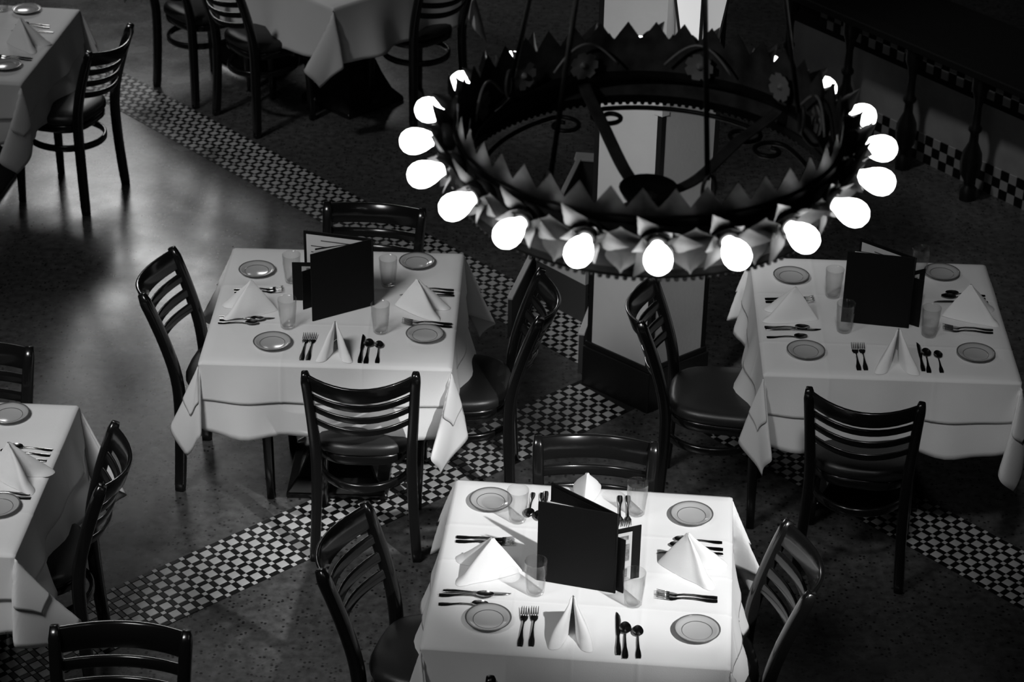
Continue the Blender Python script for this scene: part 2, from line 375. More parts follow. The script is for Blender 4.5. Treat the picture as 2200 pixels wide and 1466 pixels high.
# ---------------------------------------------------------------- chairs
def post_curve(z):
    pts = [(0, 0), (.2, .012), (.44, .018), (.55, .004), (.70, -.035), (.87, -.098)]
    for (z0, y0), (z1, y1) in zip(pts, pts[1:]):
        if z <= z1: 
            t = (z-z0)/(z1-z0); t2 = t
            return y0+(y1-y0)*t2
    return pts[-1][1]
def post_x(z):
    return .193-.018*math.sin(min(z, .45)/.45*PI/2) if z < .45 else .175+.022*((z-.45)/.42)
def chair_parts():
    t = thing('dining_chair')
    for s in (-1, 1):
        P = catmull([(s*post_x(z), post_curve(z), z) for z in (0, .12, .25, .38, .47, .56, .66, .76, .868)], 3)
        rad = [.0205-.003*(abs(i/len(P)-.5)) for i in range(len(P))]
        rad[0] = .0175; rad[-1] = .013
        MB().tube(P, rad, 12, flat=(1.0, 1.12), up=(0, 1, 0)).obj('rear_leg', M['wood'], t, True)
        Q = [(s*(.168+.014*k), .355+.012*k, .445*(1-k)) for k in (0, .33, .66, 1)]
        MB().tube(Q, [.021, .020, .018, .016], 12, flat=(1, 1), up=(0, 1, 0)).obj('front_leg', M['wood'], t, True)
    def slat(name, zc, h, th=.013, bow=.062):
        rows = []
        N = 13; top = []; 
        prof = [(-th/2, -h/2+.004), (-th/2, h/2-.004), (-th/4, h/2), (th/4, h/2), (th/2, h/2-.004), (th/2, -h/2+.004), (th/4, -h/2), (-th/4, -h/2)]
        for i in range(N):
            u = -1+2*i/(N-1); x = u*(post_x(zc)-.006); k = 1-u*u
            zz = zc-.020*k
            y = post_curve(zc)-bow*k
            sl = -.37
            rows.append([(x, y+a+b*sl, zz+b) for a, b in prof]+[(x, y+prof[0][0]+prof[0][1]*sl, zz+prof[0][1])])
        m = MB().grid(rows)
        for row, rev in ((rows[0], 0), (rows[-1], 1)):
            m.add(row[:-1], [tuple(range(8))])
        return m.obj(name, M['wood'], t, True)
    slat('top_rail', .825, .075, .017, .07)
    for z in (.752, .690, .628): slat('slat', z, .033)
    def ring(hx0, hx1, y0, y1, z, e, k=28):
        out = []
        for i in range(k):
            a = 2*PI*i/k; c, s = math.cos(a), math.sin(a)
            yy = math.copysign(abs(s)**(2/e), s); xx = math.copysign(abs(c)**(2/e), c)
            y = (y0+y1)/2+(y1-y0)/2*yy; f = (yy+1)/2
            out.append((xx*(hx0+(hx1-hx0)*f), y, z))
        return out
    def stack(levels, m):
        rs = [ring(.188*k, .212*k, .012+(1-k)*.2, .425-(1-k)*.2, z, 3.1) for k, z in levels]
        mb = MB(); n_ = 28
        mb.add([p for r_ in rs for p in r_], [(i*n_+j, i*n_+(j+1) % n_, (i+1)*n_+(j+1) % n_, (i+1)*n_+j) for i in range(len(rs)-1) for j in range(n_)]+[tuple(range(n_))[::-1], tuple(range((len(rs)-1)*n_, len(rs)*n_))])
        return mb
    stack([(.93, .405), (.96, .41), (.96, .44), (.93, .446)], 0).obj('seat_frame', M['wood'], t, True)
    stack([(.95, .446), (1.0, .455), (1.0, .472), (.97, .486), (.88, .496), (.6, .502), (.2, .504)], 0).obj('seat', M['vinyl'], t, True)
    N = 36; pr = MB(); pts = []
    for i in range(N+1):
        a = 2*PI*i/N; pts.append((.172*math.cos(a), .19+.188*math.sin(a), .318))
    pr.tube(pts, .011, 8, cap=False, flat=(.8, 1.5), up=(0, 0, 1)).obj('stretcher_hoop', M['wood'], t, True)
    return t
proto = chair_parts()
CH = [ # x, y, rotation, label
 (-.537, 6.869, 1.0, 'black ladder-back chair at the near side of the middle-left table, slats seen against the cloth'),
 (-1.272, 7.515, -98.4, 'black ladder-back chair at the left side of the middle-left table'),
 (.012, 7.40, 89, 'black ladder-back chair at the right side of the middle-left table, beside the low partition'),
 (-.58, 8.04, 173, 'black ladder-back chair at the far side of the middle-left table, on the mosaic band'),
 (-.43, 5.736, -106.5, 'black ladder-back chair at the left side of the brightest white table'),
 (.815, 5.69, 94, 'black ladder-back chair at the right side of the brightest white table'),
 (.283, 6.27, 175.7, 'black ladder-back chair at the far side of the brightest white table'),
 (.16, 5.13, -6, 'black chair at the bottom edge, only a post tip showing before the brightest table'),
 (1.263, 6.767, -13.3, 'black ladder-back chair turned slightly at the near side of the dim right-hand table'),
 (.598, 7.365, -98.5, 'black chair seen edge-on in front of the column, left of the dim right-hand table'),
 (-1.43, 6.215, 93, 'black ladder-back chair at the right side of the table cut by the left edge'),
 (-1.144, 5.17, 178, 'black chair with its back towards us in the bottom-left corner, on the mosaic band'),
 (-1.94, 6.84, 177, 'black chair cut by the left edge, behind the left-edge table'),
 (-2.03, 9.93, 69.5, 'black chair with bright slat edges standing beside the top-left corner table'),
 (-1.488, 10.842, -49, 'black chair at the left side of the top table, nearer its hanging cloth corner'),
 (-1.863, 11.217, -49, 'black chair farthest left of the three at the top table'),
 (-.41, 11.02, 45, 'black chair at the right side of the top table, left of the chandelier'),
]
for i, (x, y, a, lab) in enumerate(CH):
    c = proto if i == 0 else copy_tree(proto)
    c.location = (x, y, .002); c.rotation_euler = (0, 0, R(a)); tag(c, lab, 'chair', 'black ladder-back dining chairs')

# ---------------------------------------------------------------- tables and cloths
TH = .762
TB = {1: (-.6738, 7.4725, -.0202, .91, .91), 2: (.242, 5.7652, -.0843, .91, .91), 3: (1.4076, 7.4561, -.034, .92, .92), 4: (-2.0129, 6.2617, -.043, .91, .91),
      5: (-2.733, 10.11, -.104, .93, .96), 6: (-1.18, 11.51, R(135), 1.6, .91)}
TN = {1: 'middle-left table', 2: 'brightest white table', 3: 'dim right-hand table', 4: 'table at the left edge', 5: 'top-left table', 6: 'long table at the top'}
def make_table(k):
    x, y, a, sx, sy = TB[k]
    t = thing('dining_table', (x, y, 0), a); tag(t, 'black pedestal table under white cloths, the '+TN[k], 'table', 'cloth-covered dining tables')
    MB().box((-sx/2+.012, -sy/2+.012, .715), (sx/2-.012, sy/2-.012, .752)).obj('tabletop', M['trimblack'], t, bevel=.01)
    for px in ([0] if sx < 1.2 else [-.4, .4]):
        lv = [(.20, 0), (.20, .022), (.19, .034), (.155, .075), (.12, .16), (.075, .30), (.055, .48), (.05, .70), (.11, .714)]
        m = MB(); vs = []
        for hw, z in lv: vs += [(px-hw, -hw, z), (px+hw, -hw, z), (px+hw, hw, z), (px-hw, hw, z)]
        m.add(vs, [(4*q+e, 4*q+(e+1) % 4, 4*q+4+(e+1) % 4, 4*q+4+e) for q in range(len(lv)-1) for e in range(4)]+[(3, 2, 1, 0)])
        m.obj('pedestal', M['wood'], t, bevel=.006)
for k in TB: make_table(k)

def cloth(k, over, name, dz, out, seed, creases, label, cat):
    x0, y0, a, sx, sy = TB[k]; rng = random.Random(seed); OV = .29
    hx, hy = sx/2, sy/2
    def coords(h):
        L = h+over; c = set()
        n_ = 26
        for i in range(n_+1): c.add(round(-h+2*h*i/n_, 5))
        for i in range(1, 17): c.add(round(h+over*i/16, 5)); c.add(round(-h-over*i/16, 5))
        for e in (-h, h):
            for q in (-.006, .004): c.add(round(e+q, 5))
        if creases:
            for e in creases:
                for q in (-.005, 0, .005): c.add(round(e*h+q, 5))
        return sorted(c)
    U, W = coords(hx), coords(hy)
    ph = [rng.uniform(0, 6.28) for _ in range(12)]; fr = [rng.uniform(7, 13) for _ in range(4)]
    cth = [rng.uniform(.16, .30) for _ in range(4)]; twist = [rng.choice((-1, 1))*rng.uniform(.10, .28) for _ in range(4)]; lw_ = [rng.uniform(.30, .46) for _ in range(4)]; wob = [rng.uniform(0, 6.28) for _ in range(4)]
    def crease(u, h): 
        return sum(max(0, 1-abs(u-e*h)/.005) for e in (creases or []))*.0011
    def pt(u, v):
        au, av = abs(u)-hx, abs(v)-hy; su = 1 if u > 0 else -1; sv = 1 if v > 0 else -1
        z = TH+dz; cz = crease(u, hx)+crease(v, hy)
        if au <= 0 and av <= 0:
            e = min(-au, -av); z -= .003*max(0, 1-e/.006)
            return (u, v, z+cz+.0006*math.sin(u*9+ph[0])*math.sin(v*8+ph[1]))
        side = (0 if su > 0 else 1) if av <= 0 else (2 if sv > 0 else 3)
        def sidepos(dist, along, idx, h_al):
            fade = max(0, 1-(abs(along)/h_al)**4)
            wv = (.5+.5*math.sin(along*fr[idx]+ph[idx+2]))*0.065+.018*math.sin(along*23+ph[idx+4])
            t = dist/OV
            o_ = out+.004+dist*.07+wv*fade*t**1.4+.3*crease(along, h_al)
            return o_, dist*.985
        if av <= 0:
            o_, dn = sidepos(au, v, 0 if su > 0 else 1, hy)
            return (su*(hx+o_+crease(v, hy)), v, z-.003-dn)
        if au <= 0:
            o_, dn = sidepos(av, u, 2 if sv > 0 else 3, hx)
            return (u, sv*(hy+o_+crease(u, hx)), z-.003-dn)
        r = math.hypot(au, av); phi = math.atan2(av, au); idx = (0 if su > 0 else 1)+(0 if sv > 0 else 2)
        q = math.sin(2*phi)
        th = cth[idx]*q*(1-.45*r/(OV*1.414))+.05*math.sin(3*phi*2+wob[idx])*q*r/OV
        lat = twist[idx]*q*(.4+r/(OV*1.4))+lw_[idx]*math.sin(4*phi)+.10*math.sin(8*phi+wob[idx])*q
        e = Vector((su*.7071, sv*.7071)); l = Vector((-sv*.7071, su*.7071))*(su*sv)
        hor = r*math.sin(th)
        off = e*hor+l*(r*math.sin(lat)*.9)
        base = .07*r+out+.004
        bx, by = hx+base*math.cos(phi*.999), hy+base*math.sin(phi)
        dn = r*math.cos(th)*.97*(1-.05*abs(lat))
        return (su*bx+off.x, sv*by+off.y, z-.003-dn)
    rows = [[pt(u, v) for v in W] for u in U]
    o = MB().grid(rows).obj(name, M['cloth'], None, True); o.location = (x0, y0, 0); o.rotation_euler = (0, 0, a)
    s = o.modifiers.new('thickness', 'SOLIDIFY'); s.thickness = .0014; s.offset = -1
    tag(o, label, cat)
    return o
CO = {1: (.285, .155), 2: (.285, .165), 3: (.295, .165), 4: (.30, .17), 5: (.30, .18), 6: (.30, 0)}
for k, (o1, o2) in CO.items():
    cr = (-.36, .30) if k == 1 else ((-.45, -.02, .42) if k == 2 else (-.5, .33))
    cloth(k, o1, 'tablecloth', 0, 0, 40+k, None, 'longer white under-cloth hanging low from the '+TN[k], 'tablecloth')
    if o2: cloth(k, o2, 'top_cloth', .0035, .007, 40+k, cr, 'shorter creased white top cloth on the '+TN[k], 'tablecloth')

# ---------------------------------------------------------------- tableware prototypes
TZ = TH+.0045
def plate_proto():
    t = thing('bread_plate')
    MB().lathe([(0, .004), (.040, .004), (.046, .006), (.058, .0115), (.0705, .0155), (.071, .0145), (.060, .0095), (.042, .001), (.038, .0), (0, .0005)], 40).obj('dish', M['china'], t, True)
    MB().lathe([(.0666, .0148), (.0672, .0154), (.0700, .0162), (.0716, .0156), (.0712, .0142), (.0690, .0138)], 40).obj('dark_rim', M['rim'], t, True)
    MB().lathe([(.0455, .0061), (.0462, .0067), (.0475, .0074), (.0468, .0062)], 40).obj('inner_line', M['rim'], t, True)
    return t
def glass_proto():
    n = 40
    def fl(j, i): return (.055, .02, -.04, .02)[i % 4] if 2 <= j <= 8 else 0
    prof = [(0, 0), (.024, 0), (.0265, .003), (.0275, .02), (.0292, .04), (.0308, .055), (.032, .068), (.033, .076), (.0337, .082), (.0345, .095), (.0362, .118), (.0362, .1195), (.0345, .119), (.0325, .09), (.030, .06), (.0262, .02), (.022, .009), (0, .008)]
    return MB().lathe(prof, n, flute=fl).obj('water_glass', M['glass'], None, True)
def fork_proto():
    t = thing('fork')
    m = MB(); P = [(0, .0075, .0015), (.012, .0092, .0015), (.03, .0088, .002), (.05, .0055, .004), (.075, .0032, .0065), (.105, .0030, .006), (.122, .0042, .003), (.130, .0085, .002), (.140, .0118, .002), (.150, .0122, .003)]
    rows = [[(x, -w_, z), (x, -w_*.5, z+.0016), (x, w_*.5, z+.0016), (x, w_, z)] for x, w_, z in P]
    m.grid(rows); m.grid([[(x, y, z-.0012) for x, y, z in r_] for r_ in rows]); m.obj('handle', M['steel'], t, True)
    for k in range(4):
        y = -.0104+.00693*k
        MB().tube([(.149, y, .003), (.165, y, .0055), (.182, y, .009), (.190, y, .0115)], [.0019, .0018, .0015, .0008], 6).obj('tine', M['steel'], t, True)
    return t
def spoon_proto(s=1.0):
    t = thing('spoon')
    P = [(0, .0078, .0015), (.012, .0095, .0015), (.03, .0085, .002), (.05, .005, .004), (.075, .0031, .0065), (.10, .0028, .006), (.118, .0035, .003)]
    rows = [[(x, -w_, z), (x, -w_*.5, z+.0016), (x, w_*.5, z+.0016), (x, w_, z)] for x, w_, z in P]
    m = MB(); m.grid(rows); m.grid([[(x, y, z-.0012) for x, y, z in r_] for r_ in rows]); m.obj('handle', M['steel'], t, True)
    m = MB(); rows = []
    for i in range(9):
        a = i/8; rows.append([(.143+.029*a*math.cos(b), .0185*a*math.sin(b)*(1-.15*math.cos(b)), .0085*a*a+.001) for b in [2*PI*j/20 for j in range(21)]])
    m.grid(rows); m.grid([[(x, y, z-.001) for x, y, z in r_] for r_ in rows]); m.obj('bowl', M['steel'], t, True)
    return t
def knife_proto():
    t = thing('table_knife')
    P = [(0, .0075, .003), (.012, .009, .004), (.035, .0085, .005), (.06, .006, .0055), (.085, .005, .005), (.095, .005, .004)]
    rows = [[(x, -w_, 0), (x, -w_, z*.6), (x, -w_*.5, z), (x, w_*.5, z), (x, w_, z*.6), (x, w_, 0), (x, -w_, 0)] for x, w_, z in P]
    MB().grid(rows).obj('handle', M['steel'], t, True)
    B = [(.093, -.005, .005), (.11, -.007, .006), (.14, -.0085, .0065), (.17, -.009, .0065), (.192, -.0065, .0065), (.206, -.001, .005), (.212, .005, .0055)]
    MB().grid([[(x, a, .0012), (x, a, .0026), (x, b, .0032), (x, b, .0012), (x, a, .0012)] for x, a, b in B]).obj('blade', M['steel'], t, True)
    return t
def napkin_mesh(seed):
    # standing pyramid fold; the opening faces -Y, the spine runs down to +Y
    rg = random.Random(seed)
    H = .125*rg.uniform(.94, 1.04); op = rg.uniform(.9, 1.15)
    base = [(-.010*op, -.020), (-.020*op, -.062), (-.034*op, -.090), (-.056*op, -.098), (-.066*op, -.085), (-.060, -.05), (-.048, -.005), (-.030, .04), (-.012, .078), (0, .092),
            (.012, .078), (.030, .04), (.048, -.005), (.060, -.05), (.066*op, -.085), (.056*op, -.098), (.034*op, -.090), (.020*op, -.062), (.010*op, -.020)]
    base = [tuple(v) for v in catmull([(x, y, 0) for x, y in base], 3)]
    rows = []
    N = 14
    tilt = rg.uniform(-.008, .008)
    for i in range(N+1):
        s = i/N; row = []
        for bi, b in enumerate(base):
            k = s**.92; bul = 1+.05*math.sin(PI*s)
            x = b[0]*k*bul*(1+.05*math.sin(7*s+seed)); y = b[1]*k
            if s < .12: x = b[0]*.12**.92*(.35+.65*s/.12)*1.4; y = b[1]*.12**.92*(.3+.7*s/.12)
            z = H*(1-s)**1.0
            if abs(b[1]+.098) < .02 and s > .9: y -= .006
            row.append((x+tilt*(1-s), y+.004*(1-s), max(.0, z)))
        rows.append(row)
    return MB().grid(rows).mesh('folded_napkin', M['napkin'], True)
plate0, glass0, fork0, spoon0, knife0 = plate_proto(), glass_proto(), fork_proto(), spoon_proto(), knife_proto()
naps = [napkin_mesh(i) for i in range(5)]
used = set()
def place(pr, x, y, rz, label, cat, group, z=None, s=1.0):
    o = pr if pr.name not in used else copy_tree(pr)
    used.add(pr.name)
    o.location = (x, y, TZ if z is None else z); o.rotation_euler = (0, 0, rz); o.scale = (s, s, s)
    return tag(o, label, cat, group)
ITEMS = {1: {'fork': [('F', -0.772, 7.038, 89.3), ('F', -0.749, 7.039, 87.4), ('L', -1.082, 7.576, 6.8), ('L', -1.078, 7.555, 6.2), ('R', -0.228, 7.329, 168.6),
              ('R', -0.228, 7.307, 168.9)],
     'glasses': [(-0.863, 7.653), (-0.845, 7.289), (-0.486, 7.635), (-0.494, 7.262)],
     'knife': [('F', -0.557, 7.026, 89.8), ('L', -1.113, 7.354, -2.2), ('R', -0.227, 7.556, -179.5)],
     'nap': [('L', -0.994, 7.409), ('R', -0.36, 7.446), ('F', -0.65, 7.121)],
     'plates': [(-1.01, 7.728), (-0.384, 7.821), (-0.89, 7.155), (-0.327, 7.233)],
     'spoon': [('F', -0.535, 7.022, 88.9), ('F', -0.493, 7.026, 91.6), ('L', -1.108, 7.333, 2.0), ('L', -1.111, 7.309, -2.1), ('R', -0.23, 7.602, 175.6),
               ('R', -0.23, 7.578, 176.6)]},
 2: {'fork': [('F', 0.039, 5.344, 84.9), ('F', 0.073, 5.345, 87.1), ('L', -0.169, 5.916, -5.4), ('L', -0.17, 5.892, -3.2), ('R', 0.652, 5.608, 175.2),
              ('R', 0.651, 5.59, 175.1), ('B', 0.368, 6.172, -90.3), ('B', 0.395, 6.173, -90.9)],
     'glasses': [(0.086, 5.621), (0.388, 5.57), (0.028, 6.019), (0.419, 6.072)],
     'knife': [('F', 0.334, 5.311, 90.6), ('L', -0.201, 5.621, -3.6), ('R', 0.687, 5.843, -178.9), ('B', 0.122, 6.191, -88.4)],
     'nap': [('L', -0.054, 5.734), ('R', 0.567, 5.762), ('F', 0.199, 5.433), ('B', 0.255, 6.165)],
     'plates': [(-0.061, 6.12), (0.599, 6.057), (-0.058, 5.471), (0.577, 5.431)],
     'spoon': [('F', 0.354, 5.295, 89.7), ('F', 0.394, 5.296, 90.9), ('L', -0.213, 5.598, 5.2), ('L', -0.213, 5.551, 6.2), ('R', 0.689, 5.909, 175.8),
               ('R', 0.689, 5.87, 172.9), ('B', 0.079, 6.182, -96.4), ('B', 0.109, 6.181, -92.8)]},
 3: {'fork': [('F', 1.275, 7.033, 89.2), ('F', 1.3, 7.034, 88.6), ('L', 0.978, 7.573, 5.9), ('L', 0.978, 7.549, 5.5), ('R', 1.824, 7.356, 173.5),
              ('R', 1.82, 7.333, 173.3)],
     'glasses': [(1.245, 7.606), (1.255, 7.33), (1.573, 7.308), (1.609, 7.8)],
     'knife': [('F', 1.511, 7.035, 86.5), ('L', 0.958, 7.331, 2.0), ('R', 1.844, 7.577, -177.1)],
     'nap': [('L', 1.07, 7.432), ('R', 1.746, 7.464), ('F', 1.416, 7.118)],
     'plates': [(1.098, 7.755), (1.701, 7.804), (1.092, 7.159), (1.724, 7.16)],
     'spoon': [('F', 1.53, 7.023, 84.5), ('F', 1.577, 7.025, 87.5), ('L', 0.956, 7.349, -2.6), ('L', 0.957, 7.27, 10.3), ('R', 1.843, 7.629, 171.6),
               ('R', 1.839, 7.604, 175.9)]},
 4: {'fork': [('R', -1.585, 6.122, 177.4), ('R', -1.58, 6.099, 179.1)],
     'glasses': [],
     'knife': [('R', -1.572, 6.328, 178.8)],
     'nap': [('R', -1.659, 6.227)],
     'plates': [(-1.756, 6.612), (-1.672, 6.037)],
     'spoon': [('R', -1.564, 6.396, 172.7), ('R', -1.566, 6.362, 173.1)]},
 5: {'fork': [('R', -2.317, 9.877, 174.7), ('R', -2.315, 9.853, 175.6)],
     'glasses': [(-2.587, 10.494)],
     'knife': [('R', -2.28, 10.21, 175.3)],
     'nap': [('R', -2.392, 10.044)],
     'plates': [(-2.467, 10.493), (-2.418, 9.767)],
     'spoon': [('R', -2.316, 10.301, 175.8), ('R', -2.31, 10.272, 177.2)]}}
SIDE = {'F': 'near', 'B': 'far', 'L': 'left', 'R': 'right'}
CORN = ['far left', 'far right', 'near left', 'near right']
for k, d in ITEMS.items():
    tn = TN[k]; x0, y0, a0 = TB[k][:3]
    for i, (x, y) in enumerate(d['plates']):
        q = CORN[i] if k < 4 else ['far right', 'near right'][i]
        place(plate0, x, y, .4*i, 'white dark-rimmed bread plate, %s corner of the %s' % (q, tn), 'plate', 'rimmed bread plates')
    for i, (x, y) in enumerate(d['glasses']):
        if k == 3: q = ['far left', 'near left', 'near right', 'far right'][i]
        elif k == 5: q = 'far'
        elif k == 2: q = ['near left', 'near right', 'far left', 'far right'][i]
        else: q = ['far left', 'near left', 'far right', 'near right'][i]
        place(glass0, x, y, .3*i, 'clear fluted empty tumbler, %s of the menus on the %s' % (q, tn), 'glass', 'fluted tumblers')
    for i, (s, x, y) in enumerate(d['nap']):
        rz = {'F': 0, 'R': PI/2, 'B': PI, 'L': -PI/2}[s]+a0
        rz += {(1, 'L'): .15, (1, 'R'): -.35, (2, 'L'): .12, (2, 'R'): -.3, (3, 'L'): -.1, (4, 'R'): -.3, (5, 'R'): -.3}.get((k, s), 0)
        o = inst(naps[(k*3+i) % 5], 'folded_napkin', None, (x, y, TZ), (0, 0, rz)); sc = {(2, 'F'): 1.02, (1, 'F'): .92, (3, 'F'): 1.08, (2, 'B'): .8}.get((k, s), 1.08); o.scale = (sc, sc, sc)
        tag(o, 'peaked white napkin at the %s seat of the %s' % (SIDE[s], tn), 'napkin', 'peaked napkins')
    for kind, pr, cat in (('fork', fork0, 'fork'), ('knife', knife0, 'knife'), ('spoon', spoon0, 'spoon')):
        cnt_ = {}
        for s, x, y, a in d[kind]:
            c = cnt_.get(s, 0); cnt_[s] = c+1
            tot = sum(1 for e in d[kind] if e[0] == s)
            if kind == 'knife': lab = 'steel knife beside two spoons at the %s seat of the %s' % (SIDE[s], tn)
            elif kind == 'fork': lab = 'fork, %s of the pair at the %s seat of the %s' % (('left' if c == 0 else 'right') if s in 'FB' else ('upper' if c == 0 else 'lower'), SIDE[s], tn)
            else: lab = 'spoon %s the knife at the %s seat of the %s' % ('next to' if c == (0 if s == 'F' else 1 if s in 'BR' else 0) else 'farther from', SIDE[s], tn)
            sc = 1.0
            if kind == 'spoon' and lab.startswith('spoon farther'): sc = .9
            # keep pieces square to the seat they serve
            base = {'F': 90, 'B': -90, 'L': 0, 'R': 180}[s]+math.degrees(a0)
            da = (a-base+180) % 360-180
            rz = R(base+max(-4, min(4, da*.6)))
            place(pr, x, y, rz, lab, cat, {'fork': 'forks', 'knife': 'knives', 'spoon': 'spoons'}[kind]+' laid on the tables', TZ+.0006, sc)

# ---------------------------------------------------------------- menus
def cover(name, a, b, z0, z1, th, m, parent, inset=0):
    a, b = Vector(a), Vector(b); d = (b-a).normalized(); n = Vector((-d.y, d.x))*th/2
    a2, b2 = a+d*inset, b-d*inset
    return MB().prism([tuple(p) for p in (a2-n, b2-n, b2+n, a2+n)], z0, z1).obj(name, m, parent, bevel=.0012)
def big_menu(spine, front, back, H, label, pages):
    t = thing('menu', (spine[0], spine[1], TZ)); tag(t, label, 'menu', 'tall standing menus')
    f = (front[0]-spine[0], front[1]-spine[1]); b = (back[0]-spine[0], back[1]-spine[1])
    cover('front_cover', (0, 0), f, 0, H, .005, M['leather'], t)
    cover('back_cover', (0, 0), b, 0, H, .005, M['leather'], t)
    MB().tube([(0, 0, .001), (0, 0, H-.001)], .0042, 8).obj('spine', M['leather'], t, True)
    f, b = Vector(f), Vector(b)
    nb = Vector((-b.y, b.x)).normalized()
    if nb.dot(f) < 0: nb = -nb
    nf = Vector((-f.y, f.x)).normalized()
    if nf.dot(b) < 0: nf = -nf
    pg = cover('page', nb*.005, b+nb*.005, .006, H-.012, .0014, M['paper'] if pages else M['leather'], t, .012)
    for k in range(1, 4):
        w_ = f.lerp(b, .10*k)
        if pages and k == 1: continue
        cover('page', w_*.04, w_*(.985-.03*k), .004, H-.004-.002*k, .0022, M['leather'] if k % 2 else M['paper'], t)
    cover('page', nf*.005, f+nf*.005, .006, H-.012, .0014, M['paper'], t, .012)
    if pages:
        bu = b.normalized()
        for r_ in range(9):
            z = H-.035-r_*.026
            p0 = bu*.035+nb*.0062; p1 = bu*(b.length-(.03 if r_ % 3 else .07))+nb*.0062
            cover('print_line', p0, p1, z, z+.004, .0004, M['print'], pg)
    return t
def small_menu(spine, a, b, H, label, stripes):
    t = thing('drinks_card', (spine[0], spine[1], TZ)); tag(t, label, 'menu', 'small standing drinks menus')
    a = Vector((a[0]-spine[0], a[1]-spine[1])); b = Vector((b[0]-spine[0], b[1]-spine[1]))
    cover('back_cover', (0, 0), b, 0, H, .004, M['leather'], t)
    cover('front_cover', (0, 0), a, 0, H, .004, M['leather'], t)
    nb = Vector((-b.y, b.x)).normalized()
    if nb.dot(a) < 0: nb = -nb
    for k in range(2):
        o_ = nb*(.0045+.003*k)
        pg = cover('page', o_, b*(.80-.05*k)+o_, .004, H-.015-.006*k, .0012, M['paper'] if not stripes else M['china'], t, .008)
    o_ = nb*.0086; u = b.normalized(); Lb = b.length
    for (x0, x1, z0, z1, mm) in ((.06, .62, .80, .88, 'photo'), (.10, .36, .58, .72, 'photo'), (.10, .34, .42, .53, 'print'), (.42, .66, .40, .72, 'photo'), (.08, .62, .10, .26, 'photo')):
        cover('printed_block', u*Lb*x0+o_, u*Lb*x1+o_, H*z0, H*z1, .0004, M[mm], pg)
    return t
big_menu((.332, 5.626), (.090, 5.690), (.131, 5.80), .295, 'tall black menu standing open on the brightest white table', False)
small_menu((.300, 5.668), (.36, 5.625), (.412, 5.712), .20, 'short black card with printed pictures beside the tall menu on the brightest table', False)
big_menu((-.535, 7.472), (-.757, 7.335), (-.80, 7.535), .285, 'tall black menu standing open with a cream page, on the middle-left table', True)
small_menu((-.70, 7.50), (-.80, 7.425), (-.845, 7.50), .165, 'short dark card with pale stripes left of the tall menu on the middle-left table', True)
big_menu((1.501, 7.362), (1.252, 7.405), (1.315, 7.52), .30, 'tall black menu standing open with a pale page behind, on the dim right-hand table', True)
small_menu((1.47, 7.42), (1.545, 7.37), (1.565, 7.47), .20, 'short dark card beside the tall menu on the dim right-hand table', False)

# ---------------------------------------------------------------- chandelier
CC = Vector((.2906, 4.4352, 2.8478))
ch = bpy.data.objects.new('chandelier', None); COL.objects.link(ch); ch.empty_display_size = .1
ch.matrix_world = Matrix.Translation(CC) @ Matrix.Rotation(.0367, 4, 'X') @ Matrix.Rotation(-.0039, 4, 'Y')
tag(ch, 'round wrought-iron chandelier with zigzag crown and ring of lit bulbs', 'chandelier')
RB = .418; NZ = 40
m = MB(); th = .0022
for rr in (RB, RB-th):
    rows = []
    n_ = NZ*4
    for i in range(n_+1):
        a = 2*PI*i/n_; ph_ = (i/4.0) % 1; tip = .052+.046*(1-abs(2*ph_-1))
        rows.append([(rr*math.cos(a), rr*math.sin(a), -.098), (rr*math.cos(a), rr*math.sin(a), 0), (rr*math.cos(a), rr*math.sin(a), .045), (rr*math.cos(a), rr*math.sin(a), tip)])
    m.grid(rows)
m.obj('crown_band', M['tin'], ch)
def hoop(name, r, z, prof, mt, n=96):
    m = MB(); rows = []
    for i in range(n+1):
        a = 2*PI*i/n; rows.append([((r+p)*math.cos(a), (r+p)*math.sin(a), z+q) for p, q in prof+[prof[0]]])
    return m.grid(rows).obj(name, mt, ch)
hoop('lower_hoop', RB, -.098, [(-.006, -.008), (.006, -.008), (.009, 0), (.006, .010), (-.006, .010)], M['iron'])
hoop('inner_ledge', RB-.024, -.03, [(-.010, -.003), (.022, -.003), (.022, .004), (-.010, .004)], M['iron'])
hoop('outer_hoop', RB+.006, .028, [(-.003, -.006), (.003, -.006), (.003, .006), (-.003, .006)], M['iron'])
bd = MB().lathe([(0, -.0075), (.005, -.005), (.0065, 0), (.005, .005), (0, .0075)], 8).mesh('bead', M['iron'], True)
bm2 = MB()
for i in range(150):
    a = 2*PI*i/150
    bm2.lathe([(0, -.005), (.0045, -.003), (.0055, 0), (.0045, .003), (0, .005)], 6, Matrix.Translation(((RB+.002)*math.cos(a), (RB+.002)*math.sin(a), -.111)))
o = bm2.obj('bead_edging', M['iron'], ch, True); o['kind'] = 'stuff'
bulb_me = MB().lathe([(0.0001, 0), (.0125, 0), (.0130, .010), (.0175, .022), (.0250, .036), (.0300, .052), (.0310, .063), (.0285, .076), (.0215, .087), (.0105, .0935), (.0001, .095)], 24).mesh('bulb', M['bulb'], True)
sock_me = MB().lathe([(.0001, -.028), (.012, -.028), (.016, -.02), (.0165, .004), (.021, .010), (.021, .014), (.0135, .014), (.0001, .008)], 20).mesh('socket', M['iron'], True)
